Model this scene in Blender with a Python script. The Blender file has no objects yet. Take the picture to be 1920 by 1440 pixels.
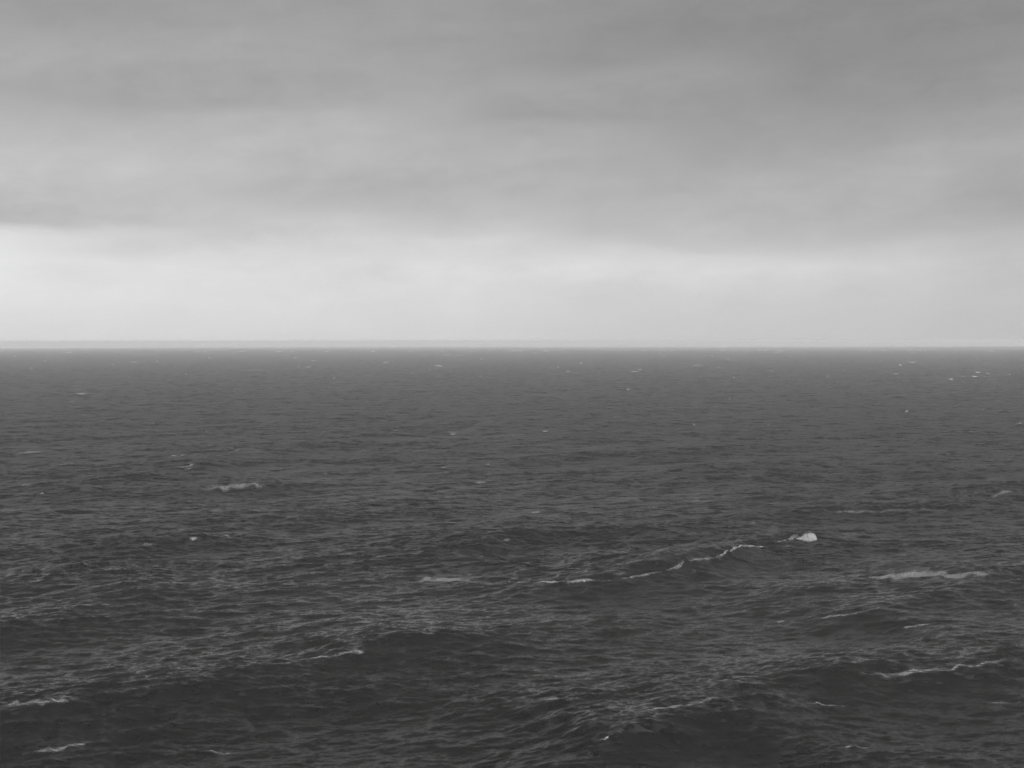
import bpy, math, random
import numpy as np

S = bpy.context.scene
COL = S.collection
F = 2637.0            # focal length in pixels of a 1920 px wide frame
H = 40.0              # height of the lens over mean sea level (m)
HOR = 638.5           # row of the mathematical horizon

# ------------------------------------------------------------------ camera
cd = bpy.data.cameras.new("camera")
cam = bpy.data.objects.new("camera", cd)
COL.objects.link(cam)
cd.sensor_width = 36.0
cd.lens = 36.0 * F / 1920.0
cd.clip_start = 0.5
cd.clip_end = 200000.0
cam.location = (0, 0, H)
cam.rotation_mode = 'XYZ'
PITCH = math.atan((720.0 - HOR) / F)
ROLL = math.radians(-0.11)
from mathutils import Matrix, Vector
cam.matrix_world = (Matrix.Translation((0, 0, H)) @ Matrix.Rotation(math.radians(90) - PITCH, 4, 'X')
                    @ Matrix.Rotation(ROLL, 4, 'Z'))
S.camera = cam

# ------------------------------------------------------------------ render / exposure
S.view_settings.view_transform = 'Standard'
S.view_settings.look = 'None'
S.view_settings.exposure = 0.0
S.view_settings.gamma = 1.0
S.view_settings.use_curve_mapping = False
S.cycles.max_bounces = 8
S.cycles.volume_bounces = 6
S.cycles.transparent_max_bounces = 12
S.cycles.sample_clamp_indirect = 4.0
S.cycles.use_denoising = True
S.cycles.denoising_input_passes = 'RGB_ALBEDO_NORMAL'
S.cycles.denoising_prefilter = 'FAST'

# ------------------------------------------------------------------ sun (behind the viewer, smeared out by thick overcast)
SUN_EL, SUN_AZ = math.radians(31), math.radians(162)
sl = bpy.data.lights.new("sun", 'SUN')
sl.energy = 0.6
sl.angle = math.radians(40)
sl.color = (1, 1, 1)
sun = bpy.data.objects.new("sun", sl)
COL.objects.link(sun)
sdir = Vector((math.sin(SUN_AZ) * math.cos(SUN_EL), math.cos(SUN_AZ) * math.cos(SUN_EL), math.sin(SUN_EL)))
sun.rotation_euler = (-sdir).to_track_quat('-Z', 'Y').to_euler()
sun.location = (0, 0, 300)


# ------------------------------------------------------------------ node helpers
class NT:
    def __init__(self, tree):
        self.t = tree
        self.n = tree.nodes
        self.l = tree.links
        self.n.clear()

    def _set(self, sock, v):
        if isinstance(v, bpy.types.NodeSocket):
            self.l.new(v, sock)
        else:
            sock.default_value = v

    def m(self, op, a, b=None, c=None, clamp=False):
        nd = self.n.new('ShaderNodeMath')
        nd.operation = op
        nd.use_clamp = clamp
        self._set(nd.inputs[0], a)
        if b is not None:
            self._set(nd.inputs[1], b)
        if c is not None:
            self._set(nd.inputs[2], c)
        return nd.outputs[0]

    def vec(self, x, y, z=0.0):
        nd = self.n.new('ShaderNodeCombineXYZ')
        for i, v in enumerate((x, y, z)):
            self._set(nd.inputs[i], v)
        return nd.outputs[0]

    def sep(self, v):
        nd = self.n.new('ShaderNodeSeparateXYZ')
        self.l.new(v, nd.inputs[0])
        return nd.outputs

    def noise(self, vec, scale=1.0, detail=4.0, rough=0.5, dist=0.0, color=False):
        nd = self.n.new('ShaderNodeTexNoise')
        self.l.new(vec, nd.inputs['Vector'])
        nd.inputs['Scale'].default_value = scale
        nd.inputs['Detail'].default_value = detail
        nd.inputs['Roughness'].default_value = rough
        nd.inputs['Distortion'].default_value = dist
        return nd.outputs['Color' if color else 'Fac']

    def ramp(self, fac, stops, interp='B_SPLINE'):
        nd = self.n.new('ShaderNodeValToRGB')
        nd.color_ramp.interpolation = interp
        e = nd.color_ramp.elements
        while len(e) > 1:
            e.remove(e[-1])
        for i, (p, v) in enumerate(stops):
            el = e[0] if i == 0 else e.new(p)
            el.position = p
            el.color = (v, v, v, 1)
        self.l.new(fac, nd.inputs[0])
        return nd.outputs[0]

    def rng(self, v, a, b, c=0.0, d=1.0, smooth=True):
        nd = self.n.new('ShaderNodeMapRange')
        nd.interpolation_type = 'SMOOTHSTEP' if smooth else 'LINEAR'
        for i, x in enumerate((v, a, b, c, d)):
            self._set(nd.inputs[i], x)
        return nd.outputs[0]


def lin(v):
    v = v / 255.0
    return v / 12.92 if v < 0.04045 else ((v + 0.055) / 1.055) ** 2.4


# ------------------------------------------------------------------ world: overcast stratus sky, black-and-white
W = bpy.data.worlds.new("World")
S.world = W
W.use_nodes = True
w = NT(W.node_tree)
out = w.n.new('ShaderNodeOutputWorld')
bg = w.n.new('ShaderNodeBackground')
bg.inputs['Strength'].default_value = 0.1
sky = w.n.new('ShaderNodeTexSky')
sky.sky_type = 'NISHITA'
sky.sun_disc = False
sky.sun_elevation = SUN_EL
sky.sun_rotation = SUN_AZ
bwn = w.n.new('ShaderNodeRGBToBW')
w.l.new(sky.outputs[0], bwn.inputs[0])
tc = w.n.new('ShaderNodeTexCoord')
dirv = tc.outputs['Generated']
dx, dy, dz = w.sep(dirv)
el = w.m('ARCSINE', dz)
hl = w.m('SQRT', w.m('MAXIMUM', w.m('SUBTRACT', 1.0, w.m('MULTIPLY', dz, dz)), 1e-4))
side = w.m('DIVIDE', dx, hl)                # sine of the azimuth: 0 ahead (+Y), positive to the right


def dnoise(sh, sv, det, rough, dist, off):
    """cloud noise on the sky, stretched along the horizon"""
    v = w.vec(w.m('MULTIPLY_ADD', dx, sh, off), w.m('MULTIPLY', dy, sh), w.m('MULTIPLY_ADD', dx, sv * -0.06, w.m('MULTIPLY', dz, sv)))
    return w.m('SUBTRACT', w.noise(v, 1.0, det, rough, dist), 0.5)


wisp = dnoise(9.0, 30.0, 7.0, 0.58, 0.5, 3.1)
big = dnoise(3.0, 9.0, 3.0, 0.5, 0.2, 7.7)
puff = dnoise(26.0, 60.0, 6.0, 0.6, 0.3, 1.3)
# torn edges: the layers are displaced up and down and along by turbulence, less in the clear band near the horizon
loose = w.rng(el, 0.015, 0.075, 0.15, 1.0)
elw = w.m('MULTIPLY_ADD', w.m('ADD', wisp, w.m('MULTIPLY', puff, 0.35)), w.m('MULTIPLY', loose, 0.028), el)
sdw = w.m('MULTIPLY_ADD', big, 0.05, w.m('MULTIPLY_ADD', puff, 0.05, side))
# luminance of the layered stratus, by elevation, at eleven bearings (grey levels)
SKY = {
    50: [(0, 150), (80, 160), (140, 172), (200, 168), (232, 178), (300, 190), (345, 192), (400, 188), (428, 187), (448, 221), (500, 229), (560, 224), (636, 214)],
    250: [(0, 152), (80, 160), (130, 170), (180, 164), (215, 166), (250, 180), (325, 196), (380, 191), (424, 191), (440, 207), (474, 209), (500, 222), (560, 221), (636, 214)],
    480: [(0, 155), (60, 160), (100, 169), (150, 166), (205, 166), (228, 181), (270, 186), (335, 185), (360, 184), (400, 193), (447, 201), (462, 210), (500, 218), (560, 218), (636, 212)],
    660: [(0, 155), (150, 165), (190, 168), (220, 180), (260, 187), (300, 184), (340, 177), (375, 182), (400, 190), (420, 204), (460, 209), (500, 217), (560, 218), (636, 211)],
    860: [(0, 155), (150, 163), (200, 168), (240, 173), (300, 181), (350, 179), (400, 187), (428, 195), (445, 207), (480, 213), (500, 220), (560, 216), (636, 210)],
    970: [(0, 154), (125, 155), (170, 163), (228, 160), (248, 172), (300, 178), (360, 180), (400, 192), (432, 200), (450, 209), (500, 217), (560, 213), (636, 207)],
    1110: [(0, 147), (125, 149), (165, 163), (210, 161), (236, 161), (252, 172), (320, 175), (370, 178), (430, 189), (450, 194), (475, 208), (505, 222), (540, 211), (636, 203)],
    1300: [(0, 143), (60, 142), (110, 149), (150, 160), (200, 158), (240, 160), (300, 166), (350, 177), (400, 184), (440, 189), (466, 196), (480, 210), (505, 213), (560, 206), (636, 200)],
    1500: [(0, 142), (100, 143), (200, 150), (250, 158), (300, 166), (350, 178), (410, 182), (450, 187), (462, 192), (500, 211), (508, 211), (560, 204), (636, 198)],
    1700: [(0, 140), (100, 142), (200, 149), (260, 161), (300, 173), (340, 179), (400, 179), (440, 182), (462, 195), (500, 205), (560, 200), (636, 195)],
    1880: [(0, 138), (100, 144), (200, 153), (260, 166), (300, 172), (350, 168), (420, 172), (452, 187), (500, 198), (560, 195), (636, 190)],
}
xs_ = sorted(SKY)
EMAX = 0.5
val = None
for k, px_ in enumerate(xs_):
    st = [((HOR - y_) / F / EMAX, lin(v_)) for y_, v_ in reversed(SKY[px_])]
    st[0] = (0.0, st[0][1])
    st += [(0.60, 0.265), (0.75, 0.21), (1.0, 0.125)]
    col_ = w.ramp(w.m('DIVIDE', elw, EMAX), st, 'LINEAR')
    s0 = math.sin((px_ - 960) / F)
    up = w.rng(sdw, math.sin((xs_[k - 1] - 960) / F), s0, 0, 1, smooth=False) if k else None
    dn = w.rng(sdw, s0, math.sin((xs_[k + 1] - 960) / F), 1, 0, smooth=False) if k < len(xs_) - 1 else None
    wt = w.m('MULTIPLY', up, dn) if (up is not None and dn is not None) else (up if up is not None else dn)
    term = w.m('MULTIPLY', col_, wt)
    val = term if val is None else w.m('ADD', val, term)
# thin and thick places within the layers
thick = w.m('ADD', w.m('MULTIPLY', wisp, 0.24), w.m('MULTIPLY', puff, 0.26))
val = w.m('MULTIPLY', val, w.m('MULTIPLY_ADD', thick, w.rng(el, 0.01, 0.08, 0.35, 1.0), 1.0))
over = w.m('MULTIPLY', w.rng(el, 0.28, 0.6, 0.0, 1.0), w.m('ADD', w.m('MULTIPLY', wisp, 2.2), w.m('MULTIPLY', big, 2.2)))
val = w.m('MULTIPLY', val, w.m('MAXIMUM', w.m('ADD', over, 1.0), 0.3))
# sky glow added round the sun, behind the viewer, to brighten the haze
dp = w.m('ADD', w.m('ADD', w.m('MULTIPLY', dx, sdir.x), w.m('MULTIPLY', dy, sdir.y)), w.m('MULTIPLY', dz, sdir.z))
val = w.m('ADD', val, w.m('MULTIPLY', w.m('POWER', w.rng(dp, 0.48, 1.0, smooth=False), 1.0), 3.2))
# clouds cover nearly everything; a trace of the clear-sky light behind them comes through
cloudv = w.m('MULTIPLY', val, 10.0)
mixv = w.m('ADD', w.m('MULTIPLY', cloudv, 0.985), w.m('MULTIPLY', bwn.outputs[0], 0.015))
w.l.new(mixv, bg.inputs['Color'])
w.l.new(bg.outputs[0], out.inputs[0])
W.cycles.sampling_method = 'MANUAL'
W.cycles.sample_map_resolution = 1024


# ------------------------------------------------------------------ materials
def mat(name):
    m = bpy.data.materials.new(name)
    m.use_nodes = True
    return m, NT(m.node_tree)


def water_material():
    m, g = mat("sea_water")
    o = g.n.new('ShaderNodeOutputMaterial')
    p = g.n.new('ShaderNodeBsdfPrincipled')
    geo = g.n.new('ShaderNodeNewGeometry')
    pos = geo.outputs['Position']
    x, y, z = g.sep(pos)
    # wind ripples below the size of the modelled waves, as slopes (longer across the wind than along it)
    def slopes(sx, sy, rot, det, amp, off):
        c, s = math.cos(rot), math.sin(rot)
        u = g.m('ADD', g.m('MULTIPLY', x, c * sx), g.m('MULTIPLY', y, s * sx))
        v = g.m('ADD', g.m('MULTIPLY', x, -s * sy), g.m('MULTIPLY', y, c * sy))
        n = g.noise(g.vec(u, v, off), 1.0, det, 0.6, 0.4, color=True)
        a, b, _ = g.sep(n)
        return g.m('MULTIPLY', g.m('SUBTRACT', a, 0.5), amp * 0.6), g.m('MULTIPLY', g.m('SUBTRACT', b, 0.5), amp)
    gust = g.noise(g.vec(g.m('MULTIPLY', x, 0.012), g.m('MULTIPLY', y, 0.02), 0.0), 1.0, 3.0, 0.5)
    gk = g.rng(gust, 0.3, 0.7, 0.8, 1.2)
    ca = g.n.new('ShaderNodeAttribute'); ca.attribute_name = 'calm'
    wnd = g.m('SUBTRACT', 1.0, g.m('MULTIPLY', ca.outputs['Fac'], 0.9))
    gk = g.m('MULTIPLY', gk, wnd)
    sx1, sy1 = slopes(0.45, 1.7, 0.16, 4.0, 1.4, 0.0)
    sx2, sy2 = slopes(1.6, 5.0, -0.12, 2.0, 0.8, 5.0)
    # waves too small for the mesh at their distance: their slopes come back here (attribute 'unresolved_slope')
    sx3, sy3 = slopes(0.11, 0.16, 0.25, 4.0, 9.0, 9.0)
    at = g.n.new('ShaderNodeAttribute'); at.attribute_name = 'unresolved_slope'
    sx3 = g.m('MULTIPLY', sx3, at.outputs['Fac']); sy3 = g.m('MULTIPLY', sy3, at.outputs['Fac'])
    sx = g.m('ADD', g.m('ADD', sx1, sx2), sx3)
    sy = g.m('ADD', g.m('ADD', sy1, sy2), sy3)
    sv = g.vec(g.m('MULTIPLY', sx, gk), g.m('MULTIPLY', sy, gk), 0.0)
    add = g.n.new('ShaderNodeVectorMath'); add.operation = 'ADD'
    g.l.new(geo.outputs['Normal'], add.inputs[0]); g.l.new(sv, add.inputs[1])
    nrm = g.n.new('ShaderNodeVectorMath'); nrm.operation = 'NORMALIZE'
    g.l.new(add.outputs[0], nrm.inputs[0])
    g.l.new(nrm.outputs[0], p.inputs['Normal'])
    # old foam and bubbles drawn out in threads on the backs of the crests
    ae = g.n.new('ShaderNodeAttribute'); ae.attribute_name = 'aerated'
    th1 = g.noise(g.vec(g.m('MULTIPLY', x, 0.55), g.m('MULTIPLY', y, 1.5), z), 1.0, 7.0, 0.68, 0.8)
    th2 = g.noise(g.vec(g.m('MULTIPLY', x, 0.045), g.m('MULTIPLY', y, 0.06), 4.0), 1.0, 3.0, 0.6, 0.3)
    lace = g.m('ADD', g.m('MULTIPLY', g.m('SUBTRACT', th1, 0.5), 1.6), g.m('MULTIPLY', g.m('SUBTRACT', th2, 0.5), 1.2))
    fo = g.rng(g.m('MULTIPLY_ADD', ae.outputs['Fac'], 0.62, lace), 0.42, 1.1, 0.010, 0.075)
    g.l.new(g.vec(fo, fo, fo), p.inputs['Base Color'])
    g.l.new(g.m('MULTIPLY', g.m('MULTIPLY_ADD', at.outputs['Fac'], 1.2, 0.14), wnd), p.inputs['Roughness'])
    p.inputs['IOR'].default_value = 1.333
    g.l.new(p.outputs[0], o.inputs[0])
    return m


def foam_material(name, colour, thr, soft, fx, fy, gain=2.6, haspatch=True):
    """foam: bubbly white froth, ragged and see-through where it thins out (attribute 'density')"""
    m, g = mat(name)
    o = g.n.new('ShaderNodeOutputMaterial')
    p = g.n.new('ShaderNodeBsdfPrincipled')
    geo = g.n.new('ShaderNodeNewGeometry')
    x, y, z = g.sep(geo.outputs['Position'])
    n1 = g.noise(g.vec(g.m('MULTIPLY', x, fx), g.m('MULTIPLY', y, fy), g.m('MULTIPLY', z, fx)), 1.0, 6.0, 0.65, 0.5)
    tone = g.rng(n1, 0.3, 0.7, 0.75, 1.0)
    c = g.m('MULTIPLY', tone, colour)
    g.l.new(g.vec(c, c, c), p.inputs['Base Color'])
    p.inputs['Roughness'].default_value = 0.8
    p.inputs['Specular IOR Level'].default_value = 0.2
    if haspatch:
        at = g.n.new('ShaderNodeAttribute'); at.attribute_name = 'foam_cover'
        v = g.m('ADD', g.m('MULTIPLY', g.m('SUBTRACT', n1, 0.5), gain), at.outputs['Fac'])
        a = g.rng(v, thr, thr + soft)
        tr = g.n.new('ShaderNodeBsdfTransparent')
        mx = g.n.new('ShaderNodeMixShader')
        g.l.new(a, mx.inputs[0]); g.l.new(tr.outputs[0], mx.inputs[1]); g.l.new(p.outputs[0], mx.inputs[2])
        g.l.new(mx.outputs[0], o.inputs[0])
    else:
        g.l.new(p.outputs[0], o.inputs[0])
    return m


M_WATER = water_material()
M_FROTH = foam_material("thick_froth", 0.34, 0.25, 1.1, 2.2, 3.2, 2.2)
M_TRAIL = foam_material("thin_foam_trail", 0.23, 0.10, 1.7, 0.8, 4.5, 2.6)
M_FAR = foam_material("far_whitecap", 0.65, 0.20, 0.7, 0.8, 0.2, 1.2)
M_SPRAY = foam_material("spray", 0.36, 0.0, 0.5, 3.5, 3.5, 1.6)


# ------------------------------------------------------------------ the sea surface
rng = np.random.default_rng(11)


class Band:
    """a tileable random wave field holding wavelengths lmin..lmax (m)"""
    def __init__(self, L, lmin, lmax, slope, wdir, spread, chop, N=512):
        self.L, self.lmin, self.lmax = L, lmin, lmax
        k1 = 2 * np.pi * np.fft.fftfreq(N, L / N)
        kx, ky = np.meshgrid(k1, k1)
        k = np.hypot(kx, ky); k[0, 0] = 1e-9
        lam = 2 * np.pi / k
        rot = rng.uniform(0, 2 * np.pi)
        self.c, self.s = math.cos(rot), math.sin(rot)
        th = np.arctan2(ky, kx) + rot - math.atan2(wdir[1], wdir[0])   # world direction of the component, relative to wind
        D = np.abs(np.cos(th)) ** (2 * spread) + 0.03
        P = np.where((lam >= lmin) & (lam <= lmax), k ** -4.0, 0.0) * D
        h = (rng.normal(size=(N, N)) + 1j * rng.normal(size=(N, N))) * np.sqrt(P)
        hk = np.fft.ifft2(h)
        z = hk.real
        # normalise by slope
        H_ = np.fft.fft2(z)
        sx = np.fft.ifft2(1j * kx * H_).real; sy = np.fft.ifft2(1j * ky * H_).real
        f = slope / math.sqrt((sx ** 2 + sy ** 2).mean())
        H_ *= f
        z = np.fft.ifft2(H_).real
        Dx = np.fft.ifft2(1j * kx / k * H_).real * chop
        Dy = np.fft.ifft2(1j * ky / k * H_).real * chop
        self.T = np.stack([z, self.c * Dx - self.s * Dy, self.s * Dx + self.c * Dy], -1).astype(np.float32)
        self.N = N
        self.off = rng.uniform(0, L, 2)

    def sample(self, x, y):
        N, L = self.N, self.L
        u = ((self.c * x + self.s * y + self.off[0]) / L * N)
        v = ((-self.s * x + self.c * y + self.off[1]) / L * N)
        iu = np.floor(u).astype(np.int64); iv = np.floor(v).astype(np.int64)
        fu = (u - iu)[..., None].astype(np.float32); fv = (v - iv)[..., None].astype(np.float32)
        iu %= N; iv %= N
        iu1 = (iu + 1) % N; iv1 = (iv + 1) % N
        T = self.T
        return ((T[iv, iu] * (1 - fu) + T[iv, iu1] * fu) * (1 - fv)
                + (T[iv1, iu] * (1 - fu) + T[iv1, iu1] * fu) * fv)


SW = (0.60, -0.80)      # the swell runs towards the viewer and to the right
WD = (0.28, -0.96)      # wind sea
BANDS = [
    Band(1370, 34, 85, 0.032, SW, 6, 0.6),
    Band(613, 14, 34, 0.030, SW, 3, 0.7),
    Band(257, 6, 14, 0.050, SW, 2, 0.8),
    Band(127, 2.8, 6, 0.098, WD, 2.5, 0.6),
    Band(61, 1.25, 2.8, 0.125, WD, 2.5, 0.4),
    Band(29, 0.5, 1.25, 0.125, WD, 2, 0.3),
]

# large crests of the set that can be told apart, as lines on the water: (x px, y px, height m)
def ground(px, py, z=1.0):
    d = (H - z) * F / (py - HOR)
    return (px - 960) / F * d, d


CRESTS = [
    # (front half width, back half width, [(px, py, height)...])
    (5.5, 15, [(960, 1462, .4), (1060, 1425, 1.3), (1180, 1375, 2.7), (1290, 1362, 1.9), (1420, 1345, .9), (1560, 1310, .3)]),
    (6.5, 16, [(1000, 1372, .3), (1230, 1335, 1.2), (1400, 1302, 1.9), (1560, 1282, 1.8), (1720, 1262, 1.3), (1900, 1240, 1.1), (2050, 1215, .4)]),
    (7.5, 18, [(-120, 1345, .8), (0, 1330, 1.1), (180, 1312, 1.0), (360, 1290, 1.1), (560, 1250, 1.1), (740, 1214, 1.75), (860, 1200, .9), (960, 1185, .2)]),
    (6.0, 18, [(820, 1120, .4), (1000, 1098, .9), (1140, 1090, 1.9), (1270, 1060, 2.8), (1400, 1026, 2.7), (1510, 1010, 2.4), (1620, 990, .9), (1720, 975, .3)]),
    (6.5, 18, [(800, 1060, .3), (870, 1038, 1.1), (950, 1012, 2.0), (1100, 997, 1.8), (1190, 998, .9), (1270, 985, .2)]),
    (6.5, 16, [(40, 1165, .3), (150, 1128, .9), (260, 1102, 2.1), (340, 1095, 1.3), (460, 1075, .5)]),
    (6.0, 16, [(1440, 1180, .3), (1560, 1160, 1.1), (1700, 1130, 2.0), (1790, 1112, 1.4), (1870, 1076, 1.9), (1950, 1060, 1.5), (2050, 1040, .6)]),
    (6.5, 18, [(0, 1070, .3), (150, 1040, .8), (270, 1022, 1.4), (360, 1008, 1.7), (440, 1002, 1.2), (560, 985, .3)]),
    (7.5, 18, [(150, 905, .3), (260, 888, 1.5), (360, 873, 1.8), (440, 850, 1.3), (600, 832, 1.4), (720, 820, .2)]),
    (7.0, 18, [(1330, 975, .3), (1500, 962, 1.1), (1680, 955, 1.3), (1800, 945, 1.2), (1900, 920, 1.8), (2000, 905, .8)]),
    (7.0, 18, [(0, 912, 1.2), (90, 905, 1.0), (200, 930, .2)]),
    (7.0, 18, [(300, 935, .3), (400, 915, 1.2), (500, 905, 1.3), (600, 898, .3)]),
    (8.0, 18, [(1330, 930, .2), (1420, 905, 1.1), (1500, 875, 1.2), (1600, 860, .3)]),
    (5.0, 13, [(0, 1420, .3), (110, 1405, .8), (260, 1385, .7), (420, 1390, .3)]),
    (6.0, 14, [(1500, 1440, .2), (1600, 1413, 1.1), (1700, 1402, .8), (1860, 1395, .3)]),
    (5.0, 13, [(640, 1345, .2), (780, 1325, .6), (960, 1310, .8), (1080, 1306, .5), (1160, 1300, .1)]),
    (5.5, 13, [(1600, 1185, .2), (1700, 1163, 1.2), (1790, 1160, .5), (1860, 1165, .1)]),
]


AER = None


def seg_field(X, Y):
    global AER
    Z = np.zeros_like(X); AER = np.zeros_like(X)
    for wf, wb, pts in CRESTS:
        P = np.array([ground(a, b, 1.0) + (h,) for a, b, h in pts])
        lo = P[:, :2].min(0) - 45; hi = P[:, :2].max(0) + 45
        msk = (X > lo[0]) & (X < hi[0]) & (Y > lo[1]) & (Y < hi[1])
        if not msk.any():
            continue
        x = X[msk]; y = Y[msk]
        # gently waver the line so no crest is a straight rule
        y = y + 1.1 * np.sin(x * 0.23 + P[0, 1]) + 0.5 * np.sin(x * 0.71 + y * 0.2)
        P[0, 2] = 0; P[-1, 2] = 0
        P[:, 2] *= 0.8; wf = wf * 1.3; wb = wb * 1.1
        best = np.full(x.shape, 1e9); sgn = np.zeros_like(x); amp = np.zeros_like(x); end = np.zeros_like(x)
        for i in range(len(P) - 1):
            a, b = P[i], P[i + 1]
            d = b[:2] - a[:2]; L2 = (d ** 2).sum()
            t = ((x - a[0]) * d[0] + (y - a[1]) * d[1]) / L2
            tc_ = np.clip(t, 0, 1)
            qx = x - (a[0] + tc_ * d[0]); qy = y - (a[1] + tc_ * d[1])
            dist = np.hypot(qx, qy)
            u = best > dist
            best = np.where(u, dist, best)
            side = np.sign(d[0] * (y - a[1]) - d[1] * (x - a[0]))
            sgn = np.where(u, side, sgn)
            ts = tc_ * tc_ * (3 - 2 * tc_)
            amp = np.where(u, a[2] + (b[2] - a[2]) * ts, amp)
        s = best * sgn
        back = np.exp(-(np.sqrt(s * s + 0.5) / wb) ** 1.3)
        front = np.exp(-(np.sqrt(s * s + 0.5) / wf) ** 1.3)
        back *= math.exp((0.5 ** .5 / wb) ** 1.3); front *= math.exp((0.5 ** .5 / wf) ** 1.3)
        prof_ = np.where(s > 0, back, front) - 0.30 * np.exp(-((s + 2.4 * wf) / (1.3 * wf)) ** 2)
        Z[msk] += amp * prof_
        AER[msk] += np.where(s > -0.6, np.exp(-(np.maximum(s, 0) / 6.5) ** 2), np.exp(-((s + .6) / 0.7) ** 2)) * np.clip(amp / 2.0, 0, 1)
    return Z


step_q = 0.58
q_rows = np.concatenate([np.arange(900, 8.0, -step_q), np.arange(8.0, 2.1, -0.35)])
r_near = np.array([2, 12, 25, 40, 60, 80, 95, 105, 112])
r_rows = np.concatenate([r_near, H * F / q_rows])
r_rows = r_rows[np.concatenate([[True], np.diff(r_rows) > 0])]
TH = 0.42
fine_t = np.arange(-TH, TH, 1.42 / F)
coarse = np.arange(TH, 2 * np.pi - TH, 0.06)
th = np.concatenate([fine_t, coarse])
NR, NC = len(r_rows), len(th)
dr = np.gradient(r_rows)
R_, T_ = np.meshgrid(r_rows, th, indexing='ij')
X0 = R_ * np.sin(T_); Y0 = R_ * np.cos(T_)
dth = np.empty(NC); dth[:len(fine_t)] = 1.42 / F; dth[len(fine_t):] = 0.06
SP = np.maximum(dr[:, None] * 0.10, R_ * dth[None, :])
DX = np.zeros_like(X0); DY = np.zeros_like(X0); Z = np.zeros_like(X0)
# groups: the sea is livelier in some places than in others
grp = 0.5 + 0.5 * np.sin(X0 * 0.021 + 1.3 * np.sin(Y0 * 0.013)) * np.sin(Y0 * 0.017 + 0.8 * np.sin(X0 * 0.017) + 1.0)
LOST = np.zeros_like(X0)
SL = [.032, .03, .06, .11, .14, .14]
for bi, b in enumerate(BANDS):
    lm = math.sqrt(b.lmin * b.lmax)
    wgt = np.clip((lm / SP - 0.7) / 1.0, 0, 1)
    wslope = np.clip((lm / np.maximum(dr[:, None] * 0.7, R_ * dth[None, :]) - 1.2) / 2.5, 0, 1)
    LOST += SL[bi] ** 2 * (1 - wslope ** 2)
    rows = np.where(wgt.max(1) > 0)[0]
    if len(rows) == 0:
        continue
    a, e = rows[0], rows[-1] + 1
    s = b.sample(X0[a:e], Y0[a:e]) * wgt[a:e, :, None]
    if bi >= 2:
        s = s * (0.82 + 0.3 * grp[a:e, :, None])
    Z[a:e] += s[..., 0]; DX[a:e] += s[..., 1]; DY[a:e] += s[..., 2]
wl = np.clip((30 / SP - 1.5) / 2, 0, 1)
Z += seg_field(X0, Y0) * wl
Z *= 1.0 + 0.15 * np.clip(Z, -2, 2)          # crests a little sharper than troughs
VX = (X0 + DX).astype(np.float32); VY = (Y0 + DY).astype(np.float32); VZ = Z.astype(np.float32)


def mesh_obj(name, co, quads, material, parent=None, smooth=True):
    me = bpy.data.meshes.new(name)
    n = len(co); q = len(quads)
    me.vertices.add(n)
    me.vertices.foreach_set("co", np.ascontiguousarray(co, dtype=np.float32).ravel())
    me.loops.add(q * 4)
    me.loops.foreach_set("vertex_index", np.ascontiguousarray(quads, dtype=np.int32).ravel())
    me.polygons.add(q)
    me.polygons.foreach_set("loop_start", np.arange(0, q * 4, 4, dtype=np.int32))
    if smooth:
        me.polygons.foreach_set("use_smooth", np.ones(q, dtype=bool))
    me.update(calc_edges=True)
    me.materials.append(material)
    o = bpy.data.objects.new(name, me)
    COL.objects.link(o)
    o.parent = parent
    return o


ii, jj = np.meshgrid(np.arange(NR - 1), np.arange(NC), indexing='ij')
j2 = (jj + 1) % NC
quads = np.stack([ii * NC + jj, ii * NC + j2, (ii + 1) * NC + j2, (ii + 1) * NC + jj], -1).reshape(-1, 4)
# (wound so that the faces look up)
sea = mesh_obj("sea", np.stack([VX, VY, VZ], -1).reshape(-1, 3), quads, M_WATER)
sea["kind"] = "structure"
la = sea.data.attributes.new('unresolved_slope', 'FLOAT', 'POINT')
la.data.foreach_set('value', np.sqrt(LOST + 0.05 ** 2).astype(np.float32).ravel())

# a belt of calmer water far out, which mirrors the bright sky low over the horizon
calm = np.clip((R_ + 500 * np.sin(T_ * 9) - 4200) / 6300, 0, 1)
calm = calm * calm * (3 - 2 * calm)
le = sea.data.attributes.new('aerated', 'FLOAT', 'POINT')
le.data.foreach_set('value', np.clip(AER, 0, 1).astype(np.float32).ravel())
lc = sea.data.attributes.new('calm', 'FLOAT', 'POINT')
lc.data.foreach_set('value', calm.astype(np.float32).ravel())

# ------------------------------------------------------------------ helpers that find a place on the water
Rinv = np.array(cam.matrix_world.to_3x3().inverted())


def project(x, y, z):
    p = Rinv @ np.stack([x, y, z - H]).reshape(3, -1)
    return (960 + F * p[0] / -p[2]), (720 - F * p[1] / -p[2])


def locate(px, py):
    """(row, column) in the sea grid of the nearest surface seen at this place"""
    t = math.atan2((px - 960), F * math.cos(PITCH))
    for _ in range(3):
        j = min(max((t + TH) / (1.42 / F), 1), len(fine_t) - 2)
        jj_ = int(round(j))
        sx_, sy_ = project(VX[9:, jj_], VY[9:, jj_], VZ[9:, jj_])
        vis = np.minimum.accumulate(sy_)
        hit = np.where(vis <= py)[0]
        i = (hit[0] + 9) if len(hit) else NR - 3
        t += (px - sx_[i - 9]) / F
    return min(float(i), float(NR - 40)), float(j)


def surf(i, j):
    i = np.clip(i, 0, NR - 1.001); j = np.clip(j, 0, len(fine_t) - 1.001)
    a = np.floor(i).astype(int); b = np.floor(j).astype(int)
    fi = i - a; fj = j - b
    o = []
    for A in (VX, VY, VZ):
        o.append((A[a, b] * (1 - fj) + A[a, b + 1] * fj) * (1 - fi) + (A[a + 1, b] * (1 - fj) + A[a + 1, b + 1] * fj) * fi)
    return np.stack(o, -1)


def tag(o, label=None, cat=None, group=None, kind=None):
    if label: o['label'] = label
    if cat: o['category'] = cat
    if group: o['group'] = group
    if kind: o['kind'] = kind
    return o


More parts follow.
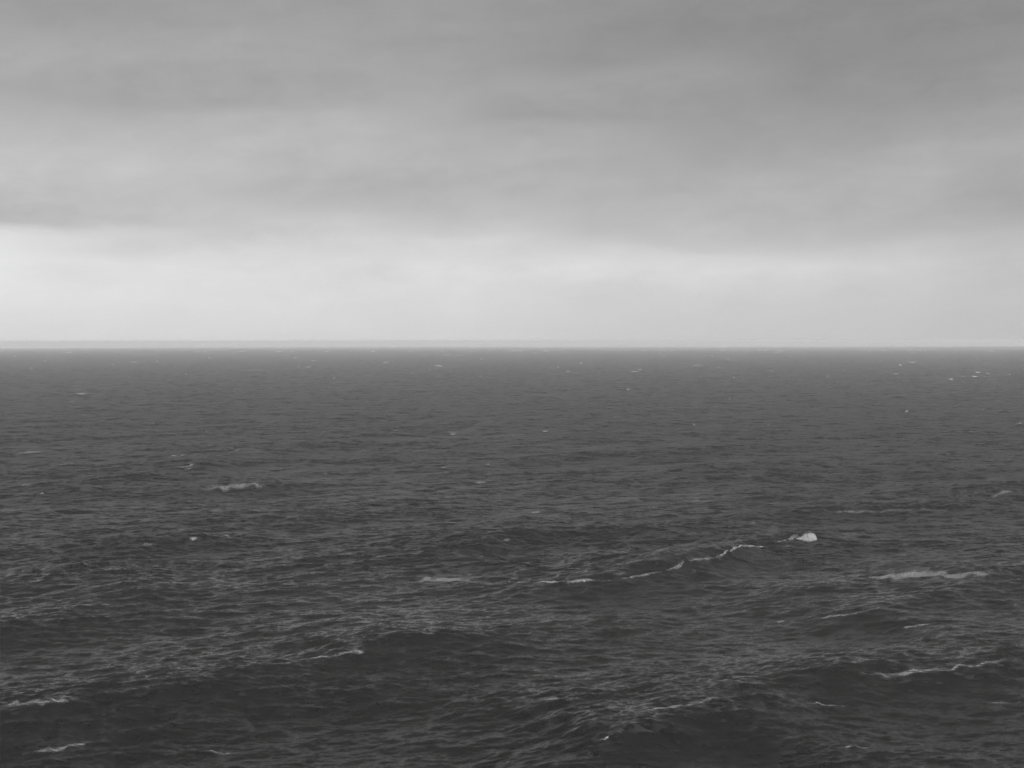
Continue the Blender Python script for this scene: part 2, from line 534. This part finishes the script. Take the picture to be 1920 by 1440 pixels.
prs = np.random.default_rng(5)


def smooth_noise(n, m, cells_n, cells_m):
    g = prs.normal(size=(cells_n + 2, cells_m + 2))
    u = np.linspace(0, cells_n, n); v = np.linspace(0, cells_m, m)
    a = np.floor(u).astype(int); b = np.floor(v).astype(int)
    fu = u - a; fv = v - b
    fu = (fu * fu * (3 - 2 * fu))[:, None]; fv = (fv * fv * (3 - 2 * fv))[None]
    g00 = g[np.ix_(a, b)]; g01 = g[np.ix_(a, b + 1)]; g10 = g[np.ix_(a + 1, b)]; g11 = g[np.ix_(a + 1, b + 1)]
    return (g00 * (1 - fv) + g01 * fv) * (1 - fu) + (g10 * (1 - fv) + g11 * fv) * fu


def foam_patch(name, pts, material, lump=0.0, dens=1.0, parent=None):
    """froth lying on the water along a line: pts = (px, py, half thickness px)"""
    P = np.array(pts, float)
    L = np.concatenate([[0], np.cumsum(np.hypot(np.diff(P[:, 0]), np.diff(P[:, 1])))])
    n = int(max(8, min(260, L[-1] / 0.9)))
    t = np.linspace(0, L[-1], n)
    px = np.interp(t, L, P[:, 0]); py = np.interp(t, L, P[:, 1]); hw = np.interp(t, L, P[:, 2])
    loc = np.array([locate(a, b) for a, b in zip(px, py)])
    row = loc[:, 0].copy(); colm = loc[:, 1]
    # keep the line from jumping between crests
    k = int(max(3, min(n // 2, 45 if lump < .1 else 15))) | 1
    pad = np.pad(row, k // 2, mode='edge')
    med = np.array([np.median(pad[q:q + k]) for q in range(n)])
    k2 = max(3, k) | 1
    row = np.convolve(np.pad(med, k2 // 2, mode='edge'), np.ones(k2) / k2, 'valid')
    m = int(max(5, min(40, hw.max() * 4)))
    v = np.linspace(-1, 1, m)
    wob = smooth_noise(n, 1, max(2, n // 14), 1)[:, 0] * 0.3
    I = row[:, None] + (v[None] + wob[:, None]) * hw[:, None] / step_q
    J = np.repeat(colm[:, None], m, 1)
    co = surf(I, J)
    d = np.hypot(co[..., 0], co[..., 1])
    tt = np.linspace(0, 1, n)
    ends = np.clip(1 - (2 * tt - 1) ** 2, 0, 1) ** (0.8 if L[-1] < 60 else 0.45)
    patchy = 1 + 0.2 * smooth_noise(n, 1, max(2, n // 18), 1)[:, 0]
    de = (1 - np.abs(v[None]) ** 1.3) * (ends * patchy)[:, None] * dens
    cell = d * d / (H * F) * step_q
    lift = 0.03 + 0.02 * cell
    if d.mean() > 420:      # far off only the tops of the waves show, and the foam sits on them
        jr = np.clip(np.round(J).astype(int), 0, NC - 1); ir = np.clip(np.round(I).astype(int), 4, NR - 5)
        top = np.max([VZ[ir + q_, jr] for q_ in range(-3, 4)], axis=0)
        co[..., 2] = top + 0.08
    lump = lump * 0.55
    lumps = np.clip(smooth_noise(n, m, max(3, n // 3), max(2, m // 2)) * 0.35 + 0.6, 0.1, 1.6)
    co[..., 2] += lift + lump * lumps * np.clip(de, 0, 1)
    ii, jj = np.meshgrid(np.arange(n - 1), np.arange(m - 1), indexing='ij')
    qd = np.stack([ii * m + jj, (ii + 1) * m + jj, (ii + 1) * m + jj + 1, ii * m + jj + 1], -1).reshape(-1, 4)
    base = co.reshape(-1, 3)
    ctr = base[(n // 2) * m + m // 2].copy()
    o = mesh_obj(name, base - ctr, qd, material, parent)
    o.location = ctr
    at = o.data.attributes.new('foam_cover', 'FLOAT', 'POINT')
    at.data.foreach_set('value', de.astype(np.float32).ravel())
    return o


# ------------------------------------------------------------------ whitecaps one can tell apart
CREST = "frothing crests of the nearer swell"
TRAIL = "foam trails lying on the water"
FAR = "whitecaps far out on the sea"
NAMED = [
    # name, pts, material, lump, density, label, category, group
    ("whitecap", [(1243, 1072, 1.0), (1262, 1067, 2.6), (1276, 1060, 3.6), (1286, 1055, 1.5)], 'f', .25, 1.05,
     "knobbly white froth on the long swell crest, lower left of the white splash", "whitecap", CREST),
    ("whitecap", [(1340, 1044, 1.4), (1352, 1040, 2.4), (1368, 1034, 2.2), (1385, 1027, 2.4), (1405, 1024, 3), (1420, 1026, 1.3), (1442, 1026, .8)], 'f', .25, 1.05,
     "curling broken froth on the swell crest just left of the white splash", "whitecap", CREST),
    ("whitecap", [(1448, 1020, .9), (1470, 1015, 1.5), (1485, 1011, 1.8), (1504, 1009, 2.4)], 'f', .15, 1.1,
     "thin white lip of froth running up to the rounded splash", "whitecap", CREST),
    ("whitecap", [(1462, 1026, 1), (1480, 1025, 1.6), (1490, 1022, 1.6)], 'f', .12, .8,
     "faint froth strip below the thin white lip beside the splash", "whitecap", CREST),
    ("foam_trail", [(760, 1092, 1.5), (800, 1091, 3.5), (840, 1089, 4.5), (878, 1089, 3.5), (905, 1096, 2)], 't', .05, 1.5,
     "pale flat foam trail at the left end of the long breaking swell", "foam", TRAIL),
    ("foam_trail", [(925, 1090, 1.5), (990, 1093, 1.6), (1030, 1091, 2.0), (1100, 1090, 2.2), (1158, 1088, 1.2)], 'f', .05, .95,
     "thin bright straight foam line at mid photo, right of a pale flat trail", "foam", TRAIL),
    ("foam_trail", [(1146, 1078, 1), (1160, 1077, 1.8), (1180, 1076, 1)], 't', .03, .9,
     "short pale foam dash just above the bright straight foam line", "foam", TRAIL),
    ("foam_trail", [(1160, 1088, 1), (1195, 1080, 1.2), (1243, 1071, 1.0)], 't', .04, 1.0,
     "slanting thin foam joining the bright straight line to the froth on the crest", "foam", TRAIL),
    ("foam_trail", [(1286, 1057, .9), (1305, 1050, 1.4), (1325, 1047, 1.4), (1343, 1044, .9)], 't', .04, 1.3,
     "faint thread of foam between the two knobbly froth patches on the swell crest", "foam", TRAIL),
    ("foam_trail", [(1545, 992, .8), (1570, 990, 1.1), (1590, 988, .8)], 't', .04, .9,
     "faint short foam thread just right of and above the rounded splash", "foam", TRAIL),
    ("foam_trail", [(220, 1265, 1), (260, 1260, 1.3), (310, 1250, 1.2), (345, 1247, 1)], 't', .04, 1.0,
     "faint foam thread on a low crest in the lower left", "foam", TRAIL),
    ("foam_trail", [(560, 1238, 1), (610, 1232, 1.5), (660, 1223, 1.8), (690, 1219, 1)], 't', .04, 1.05,
     "long faint foam line on the back of the crest in the lower left half", "foam", TRAIL),
    ("foam_trail", [(40, 1415, 1.5), (90, 1408, 2.4), (150, 1396, 2.2), (180, 1391, 1)], 't', .04, .95,
     "pale streaky foam near the bottom left corner", "foam", TRAIL),
    ("foam_trail", [(380, 1408, 1.2), (420, 1414, 2.0), (450, 1415, 1)], 't', .04, .95,
     "pale foam smudge at the bottom edge, left of the centre", "foam", TRAIL),
    ("foam_trail", [(1000, 1314, 1.5), (1040, 1311, 2.2), (1095, 1311, 1.2)], 't', .04, .95,
     "pale rubbed foam patch below mid photo", "foam", TRAIL),
    ("foam_trail", [(1180, 1342, 1.5), (1230, 1331, 2.4), (1290, 1324, 2.4), (1350, 1306, 1.5)], 't', .04, .95,
     "pale foam along the back of the near swell, right of the bottom middle", "foam", TRAIL),
    ("foam_trail", [(1480, 1321, .9), (1516, 1320, 1.2), (1600, 1326, .9)], 't', .04, .95,
     "thin bright foam thread on a small near crest in the lower right", "foam", TRAIL),
    ("foam_trail", [(1560, 1404, 1), (1590, 1401, 1.5), (1640, 1404, 1)], 't', .04, .95,
     "pale foam above a dark hollow near the bottom right", "foam", TRAIL),
    ("foam_trail", [(1625, 1086, 1.5), (1660, 1083, 4), (1690, 1080, 6.5), (1740, 1079, 5.5), (1790, 1080, 5), (1840, 1078, 3), (1875, 1076, 1)], 't', .06, 1.7,
     "widest pale foam patch, spread on the water near the right edge", "foam", TRAIL),
    ("foam_trail", [(1445, 1169, 1.2), (1465, 1167, 2), (1480, 1165, 1)], 't', .03, 1.0,
     "small pale dash of foam left of a thin slanting foam line at the right", "foam", TRAIL),
    ("foam_trail", [(1495, 1166, 1), (1530, 1161, 1.5), (1580, 1155, 1.2), (1640, 1142, 1.5), (1695, 1131, 1)], 't', .04, .95,
     "long thin foam line slanting up a crest in the right part of the sea", "foam", TRAIL),
    ("foam_trail", [(1685, 1182, 1.5), (1695, 1177, 1.5), (1720, 1176, 1.4), (1735, 1171, 1.2), (1750, 1171, 1)], 't', .06, .95,
     "small curved foam thread under a dark hollow at the right", "foam", TRAIL),
    ("foam_trail", [(1610, 1264, 1), (1650, 1266, 2.2), (1680, 1266, 3), (1715, 1262, 2.2), (1745, 1257, 2.2), (1800, 1253, 1.8), (1860, 1240, 2.2), (1919, 1237, 1.5)], 't', .06, 1.0,
     "long wavering foam trail low in the photo, reaching the right edge", "foam", TRAIL),
    ("foam_trail", [(1850, 1320, 1.2), (1880, 1319, 2), (1919, 1321, 1.4)], 't', .04, .85,
     "faint foam streak below the long wavering trail at the right edge", "foam", TRAIL),
    ("foam_trail", [(0, 1327, 3), (60, 1319, 3), (150, 1312, 2)], 't', .06, 1.0,
     "pale foam band on the crest at the lower left edge", "foam", TRAIL),
    ("whitecap", [(1122, 1390, 1), (1135, 1384, 2), (1148, 1376, 1.4)], 'f', .08, .85,
     "little white froth tip on the nearest big crest, bottom of the photo", "whitecap", CREST),
    ("whitecap", [(252, 1108, 1), (262, 1106, 1.6), (274, 1105, 1)], 'f', .08, .8,
     "few white flecks on a dark crest above the black bird", "whitecap", CREST),
    ("whitecap", [(255, 1025, 1), (275, 1022, 1.6), (298, 1019, 1)], 'f', .08, .85,
     "thin froth line on a left-hand crest, first of three in a row", "whitecap", CREST),
    ("whitecap", [(352, 1011, 1), (362, 1008, 2.2), (375, 1010, 1)], 'f', .15, .95,
     "small white froth hump on a left-hand crest, middle of three in a row", "whitecap", CREST),
    ("whitecap", [(412, 1006, .8), (425, 1004, 1.8), (432, 1005, .8)], 'f', .12, .95,
     "small white froth hump on a left-hand crest, rightmost of three in a row", "whitecap", CREST),
    ("whitecap", [(940, 1014, 1), (950, 1012, 1.8), (960, 1011, 1)], 'f', .1, .9,
     "little froth on top of the central crest above the bright foam line", "whitecap", CREST),
    ("whitecap", [(897, 1045, .8), (903, 1043, 1.6), (909, 1044, .8)], 'f', .12, 1.0,
     "tiny white cap alone below the left end of the central crest", "whitecap", CREST),
    ("whitecap", [(985, 964, 1), (1003, 961, 1.8), (1017, 962, 1)], 'f', .15, .9,
     "small white cap alone above the central crest", "whitecap", CREST),
    ("whitecap", [(1400, 983, .8), (1407, 981, 1.6), (1422, 982, .8)], 'f', .12, .9,
     "small white cap upper left of the rounded splash", "whitecap", CREST),
    ("foam_trail", [(1270, 941, 1), (1300, 941, 1.6), (1335, 940, 1.4), (1375, 926, 1)], 't', .05, 1.0,
     "thin pale foam streak right of centre, above and left of the splash", "foam", TRAIL),
    ("foam_trail", [(1540, 962, .8), (1640, 960, 1.2), (1740, 957, 1.4), (1790, 959, .9)], 't', .05, .9,
     "long faint foam line high at the right, above the splash", "foam", TRAIL),
    ("foam_trail", [(1850, 937, 1), (1880, 926, 1.6), (1905, 921, 1)], 't', .06, 1.0,
     "slanting foam on a crest by the right edge, above the long faint line", "foam", TRAIL),
    ("foam_trail", [(1640, 996, .8), (1700, 1001, 1.2), (1760, 999, .8)], 't', .04, .8,
     "faint flat foam streak to the right of the rounded splash", "foam", TRAIL),
    ("foam_trail", [(370, 918, 1), (420, 915, 1.6), (470, 910, 1.6), (500, 908, 1)], 't', .06, 1.1,
     "long thin foam streak in the left third, under a row of froth flecks", "foam", TRAIL),
    ("foam_trail", [(0, 913, 1), (35, 910, 1.4), (65, 907, 1)], 't', .05, 1.0,
     "thin foam streak touching the left edge of the sea", "foam", TRAIL),
    ("whitecap", [(72, 927, .8), (79, 925, 1.6), (85, 926, .8)], 'f', .1, .9,
     "tiny white cap near the left edge below a thin foam streak", "whitecap", CREST),
    ("whitecap", [(255, 889, .8), (270, 887, 1.4), (288, 884, .8)], 'f', .1, .85,
     "thin froth line at the left end of a row of flecks on a far crest", "whitecap", CREST),
    ("whitecap", [(320, 881, 1), (334, 877, 1.8), (350, 879, 1), (362, 873, 1.6), (369, 876, .8)], 'f', .15, .9,
     "row of broken froth flecks on a dark crest in the left third", "whitecap", CREST),
    ("whitecap", [(432, 849, 1), (443, 846, 2), (455, 843, 1)], 'f', .15, 1.0,
     "white cap on a crest in the left third, beyond the row of flecks", "whitecap", CREST),
    ("foam_trail", [(885, 906, .8), (900, 905, 1.6), (915, 906, .8)], 't', .06, 1.1,
     "short pale foam dash in the middle of the sea", "foam", TRAIL),
    ("foam_trail", [(30, 852, .8), (55, 850, 1.6), (90, 848, .8)], 't', .06, 1.1,
     "pale foam dash near the left edge, upper of two", "foam", TRAIL),
    ("foam_trail", [(100, 872, .8), (125, 873, 1.4), (145, 875, .8)], 't', .06, 1.1,
     "pale foam dash near the left edge, lower of two", "foam", TRAIL),
    ("whitecap", [(130, 742, 1), (145, 741, 2.4), (165, 741, 2), (175, 743, 1)], 'f', .25, 1.0,
     "larger far whitecap at the left, upper of a close pair", "whitecap", FAR),
    ("whitecap", [(122, 757, .6), (136, 754, 1.6), (146, 754, 1)], 'f', .25, .95,
     "far whitecap at the left, lower of a close pair", "whitecap", FAR),
    ("whitecap", [(760, 718, .8), (768, 716, 1.6), (775, 715, .8)], 'f', .3, 1.1,
     "bright wedge-shaped far whitecap left of centre", "whitecap", FAR),
    ("whitecap", [(660, 733, .6), (672, 733, 1.0), (680, 732, 1.4), (688, 734, .6)], 'f', .25, 1.0,
     "far whitecap just left of and below the bright wedge-shaped one", "whitecap", FAR),
    ("whitecap", [(1693, 775, .8), (1698, 774, 1.6), (1704, 773, .8)], 'f', .25, 1.1,
     "bright whitecap out in the right part of the sea", "whitecap", FAR),
    ("whitecap", [(1014, 812, .8), (1022, 811, 1.6), (1030, 809, .8)], 'f', .2, 1.0,
     "small white cap in the middle distance, just right of centre", "whitecap", FAR),
    ("whitecap", [(944, 818, .6), (950, 817, 1.4), (955, 815, .6)], 'f', .2, .9,
     "small white cap in the middle distance, just left of centre", "whitecap", FAR),
    ("whitecap", [(520, 767, .6), (527, 765, 1.5), (532, 766, .6)], 'f', .25, 1.0,
     "small humped white cap alone in the left middle distance", "whitecap", FAR),
    ("whitecap", [(560, 738, .6), (566, 736, 1.3), (573, 736, .6)], 'f', .25, .9,
     "small far whitecap left of centre, above a humped one", "whitecap", FAR),
    ("whitecap", [(1168, 734, .6), (1180, 732, 1.3), (1187, 733, .6)], 'f', .25, 1.0,
     "pale roof-shaped far whitecap right of centre", "whitecap", FAR),
    ("foam_trail", [(995, 743, .6), (1020, 742, 1.1), (1040, 744, .8), (1052, 751, .9)], 't', .1, 1.2,
     "thin far foam streak at the centre of the sea", "foam", FAR),
    ("foam_trail", [(430, 697, .6), (465, 696, 1.0), (490, 697, 1.0), (508, 699, .6)], 't', .1, 1.3,
     "long thin foam streak far out at the left, near the horizon", "foam", FAR),
    ("foam_trail", [(1420, 668, .5), (1500, 664, .5)], 't', .1, 0.0, None, None, None),
    ("whitecap", [(1310, 688, .6), (1314, 686, 1.1), (1316, 686, .6)], 'f', .3, 1.1,
     "tiny bright far whitecap right of centre near the horizon", "whitecap", FAR),
    ("whitecap", [(1843, 709, .6), (1846, 708, 1.1), (1850, 708, .6)], 'f', .3, 1.1,
     "tiny bright far whitecap near the right edge, close to the horizon", "whitecap", FAR),
    ("foam_trail", [(1755, 669, .6), (1765, 668, 1.2), (1780, 668, .7)], 'f', .3, 1.1,
     "pale far foam patch at the right, close under the horizon", "foam", FAR),
    ("foam_trail", [(1353, 743, .6), (1362, 742, 1.2), (1368, 742, .6)], 't', .2, 1.2,
     "pale foam fleck right of centre, upper of two", "foam", FAR),
    ("foam_trail", [(1332, 765, .6), (1342, 764, 1.2), (1350, 764, .6)], 't', .2, 1.2,
     "pale foam fleck right of centre, lower of two", "foam", FAR),
    ("whitecap", [(1524, 788, .6), (1527, 787, 1.2), (1530, 788, .6)], 'f', .2, 1.0,
     "tiny round white cap alone in the right middle distance", "whitecap", FAR),
    ("foam_trail", [(1904, 797, .8), (1912, 796, 1.4), (1919, 796, .8)], 't', .2, 1.2,
     "pale foam fleck at the right edge in the middle distance", "foam", FAR),
    ("whitecap", [(1547, 868, .6), (1552, 865, 1.2), (1556, 867, .6)], 'f', .15, .8,
     "faint white cap on a far crest right of centre", "whitecap", FAR),
]
for nm, pts, mk, lump, dens, lab, cat, grp_ in NAMED:
    if not lab:
        continue
    if grp_ == FAR: dens *= 1.15
    if mk == 't': pts = [(a_, b_, c_ * 1.5) for a_, b_, c_ in pts]; dens *= 1.15
    o = foam_patch(nm, pts, M_FROTH if mk == 'f' else M_TRAIL, lump, dens)
    tag(o, lab, cat, grp_)

# flecks that nothing tells apart: short dashes of foam near the horizon and in the middle distance
fr = random.Random(3)
for k in range(130):
    y = HOR + 5 + (fr.random() ** 1.7) * 75
    x = fr.uniform(4, 1916)
    ln = fr.uniform(4, 8) if k % 3 else fr.uniform(9, 24)
    hw = fr.uniform(.7, 1.3)
    o = foam_patch("foam_fleck", [(x, y + fr.uniform(-.6, .6), hw * .6), (x + ln * .5, y, hw), (x + ln, y + fr.uniform(-.6, .6), hw * .6)],
                   M_FAR, .05, fr.uniform(.8, 1.5))
    tag(o, "tiny pale foam fleck on the hazy far water just under the horizon", "foam",
        "foam flecks just under the horizon")
for k in range(60):
    y = fr.uniform(718, 900)
    x = fr.uniform(4, 1900)
    ln = fr.uniform(5, 20)
    hw = fr.uniform(.5, 1.0)
    o = foam_patch("foam_fleck", [(x, y + fr.uniform(-1, 1), hw * .6), (x + ln * .5, y, hw), (x + ln, y + fr.uniform(-1, 1), hw * .6)],
                   M_FROTH, .05, fr.uniform(1.0, 1.5))
    tag(o, "faint small foam fleck among the waves of the middle distance", "foam",
        "foam flecks in the middle distance")


# ------------------------------------------------------------------ the rounded burst of spray where the crest breaks
def splash():
    ci, cj = locate(1517, 1013)
    c = surf(np.array([ci]), np.array([cj]))[0]
    U, V = 96, 40
    u = np.linspace(0, 1, U); v = np.linspace(0, 2 * np.pi, V, endpoint=False)
    Wd = 4.1
    hgt = np.interp(u, [0, .10, .25, .42, .56, .68, .80, .89, .95, .985, 1],
                    [.02, .14, .45, .95, 1.25, 1.36, 1.22, .95, .66, .34, .03])
    bot = np.interp(u, [0, .2, .5, .8, 1], [0.05, -.05, -.35, -.45, -.30])
    dep = hgt * 0.85
    xs = (u - 0.62) * Wd
    x = xs[:, None] + 0 * v[None]
    cz, sy_ = np.sin(v), np.cos(v)
    z = np.where(cz[None] > 0, hgt[:, None] * cz[None] ** 0.9 if False else hgt[:, None] * np.abs(cz[None]) ** 0.9, -0.55 * np.abs(cz[None]) * hgt[:, None])
    z = z + bot[:, None] * 0.4
    y = dep[:, None] * sy_[None]
    n = sum(np.sin(x * a + y * b + z * c_ + d_) * g_ for a, b, c_, d_, g_ in
            [(3.1, 2.2, 4.1, 0.3, .05), (7.3, -5.1, 6.2, 1.3, .035), (-11.0, 9.2, 13.1, 2.0, .022), (19., 17., -21., .4, .014)])
    r = 1 + n * 1.3
    y = y * r; z = z * r; x = x + n * 0.5
    co = np.stack([x, y, z], -1).reshape(-1, 3)
    a, b = np.meshgrid(np.arange(U - 1), np.arange(V), indexing='ij'); b2 = (b + 1) % V
    q = np.stack([a * V + b, a * V + b2, (a + 1) * V + b2, (a + 1) * V + b], -1).reshape(-1, 4)
    # loose drops round the rim, thrown from the plume
    cos, qs = [co], [q]
    base = len(co)
    rr = np.random.default_rng(8)
    for k in range(320):
        t = rr.uniform(.05, 1.0)
        hh = np.interp(t, u, hgt); ang = rr.uniform(-.3, np.pi + .3)
        f_ = 1.0 + abs(rr.normal()) * 0.10
        p = np.array([(t - .62) * Wd + rr.normal() * .12, math.cos(ang) * hh * .8 * f_, math.sin(ang) * hh * f_])
        s = rr.uniform(.012, .045)
        cube = np.array([[-1, -1, -1], [1, -1, -1], [1, 1, -1], [-1, 1, -1], [-.6, -.6, 1], [.6, -.6, 1], [.6, .6, 1], [-.6, .6, 1]]) * s
        cos.append(cube + p)
        qs.append(np.array([[0, 3, 2, 1], [4, 5, 6, 7], [0, 1, 5, 4], [1, 2, 6, 5], [2, 3, 7, 6], [3, 0, 4, 7]]) + base)
        base += 8
    o = mesh_obj("wave_splash", np.concatenate(cos), np.concatenate(qs), M_SPRAY)
    o.location = (float(c[0]), float(c[1]), float(c[2]) + 0.15)
    A = np.ones(base)
    zz_ = co[:, 2]; xx_ = co[:, 0]
    A[:len(co)] = np.clip(0.1 + (zz_ + 0.45) * 1.1, 0, 1) * np.clip((xx_ + 2.7) * 0.8, 0.2, 1) * 1.2 + 0.1
    at = o.data.attributes.new('foam_cover', 'FLOAT', 'POINT')
    at.data.foreach_set('value', A.astype(np.float32))
    tag(o, "bright rounded white burst of spray where the long swell crest breaks", "splash")
    return o


splash()


# ------------------------------------------------------------------ the small dark bird over the waves at the left
def bird():
    m, g = mat("dark_plumage")
    o_ = g.n.new('ShaderNodeOutputMaterial'); p = g.n.new('ShaderNodeBsdfPrincipled')
    geo = g.n.new('ShaderNodeTexCoord')
    nn = g.noise(geo.outputs['Object'], 30.0, 3.0)
    c = g.rng(nn, .3, .7, .002, .006)
    p.inputs['Specular IOR Level'].default_value = 0.02
    g.l.new(g.vec(c, c, c), p.inputs['Base Color'])
    p.inputs['Roughness'].default_value = .7
    g.l.new(p.outputs[0], o_.inputs[0])
    # body: lofted rings along local x (head +x), continuous with beak and tail fan
    st = [(-.24, .030, .004), (-.19, .034, .006), (-.14, .014, .012), (-.08, .030, .030), (0, .042, .042), (.07, .036, .038),
          (.115, .022, .024), (.14, .026, .026), (.165, .020, .020), (.18, .007, .006), (.205, .001, .001)]
    V = 12
    co = []
    for x, ry, rz in st:
        for k in range(V):
            a = 2 * math.pi * k / V
            co.append((x, ry * math.cos(a), rz * math.sin(a)))
    q = []
    for i in range(len(st) - 1):
        for k in range(V):
            q.append((i * V + k, (i + 1) * V + k, (i + 1) * V + (k + 1) % V, i * V + (k + 1) % V))
    root = mesh_obj("bird", np.array(co), np.array(q), m)
    for sd in (-1, 1):
        # each wing: arm, bent wrist, swept hand; upper and lower skin
        rib = [(.02, .055, .075, 0, .010), (.12, .085, .07, .025, .008), (.20, .085, .05, .035, .006), (.30, .035, .03, .02, .004), (.38, -.03, .008, .0, .002)]
        w_co = []
        for yy, le, ch, zz, tk in rib:
            w_co += [(le, sd * yy, zz), (le - ch * .4, sd * yy, zz + tk), (le - ch * 1.4, sd * yy, zz), (le - ch * .4, sd * yy, zz - tk)]
        w_q = []
        for i in range(len(rib) - 1):
            for k in range(4):
                w_q.append((i * 4 + k, (i + 1) * 4 + k, (i + 1) * 4 + (k + 1) % 4, i * 4 + (k + 1) % 4))
        w_q.append((len(rib) * 4 - 4, len(rib) * 4 - 3, len(rib) * 4 - 2, len(rib) * 4 - 1))
        mesh_obj("wing", np.array(w_co), np.array(w_q), m, root)
    # banked hard in its turn, flying away, so it shows as a short upright dark mark
    zb = 6.0
    d = (H - zb) * F / (1144 - 639)
    root.location = ((219.5 - 960) / F * d, d, zb)
    root.scale = (0.75, 0.75, 0.75)
    root.rotation_euler = (math.radians(58), math.radians(0), math.radians(30))
    tag(root, "tiny black bird banking low over the dark waves at the left", "bird")


bird()

# ------------------------------------------------------------------ haze: sea air that fades the far water
def air(name, density, x0, x1, y0, y1, z0, z1):
    m, g = mat(name)
    o_ = g.n.new('ShaderNodeOutputMaterial')
    pv = g.n.new('ShaderNodeVolumePrincipled')
    pv.inputs['Color'].default_value = (1, 1, 1, 1)
    pv.inputs['Density'].default_value = density
    pv.inputs['Anisotropy'].default_value = 0.0
    g.l.new(pv.outputs[0], o_.inputs['Volume'])
    co = np.array([(x, y, z) for z in (z0, z1) for x, y in ((x0, y0), (x1, y0), (x1, y1), (x0, y1))])
    q = np.array([[0, 3, 2, 1], [4, 5, 6, 7], [0, 1, 5, 4], [1, 2, 6, 5], [2, 3, 7, 6], [3, 0, 4, 7]])
    o = mesh_obj(name, co, q, m, smooth=False)
    o['kind'] = "stuff"
    return o


rmax = float(r_rows[-1]) + 1500
air("haze", 1.5e-4, -rmax, rmax, -rmax, rmax, float(VZ.min()) - 1.0, H + 2.0)
print("sea verts", NR, NC, NR * NC, "z", float(VZ.min()), float(VZ.max()))
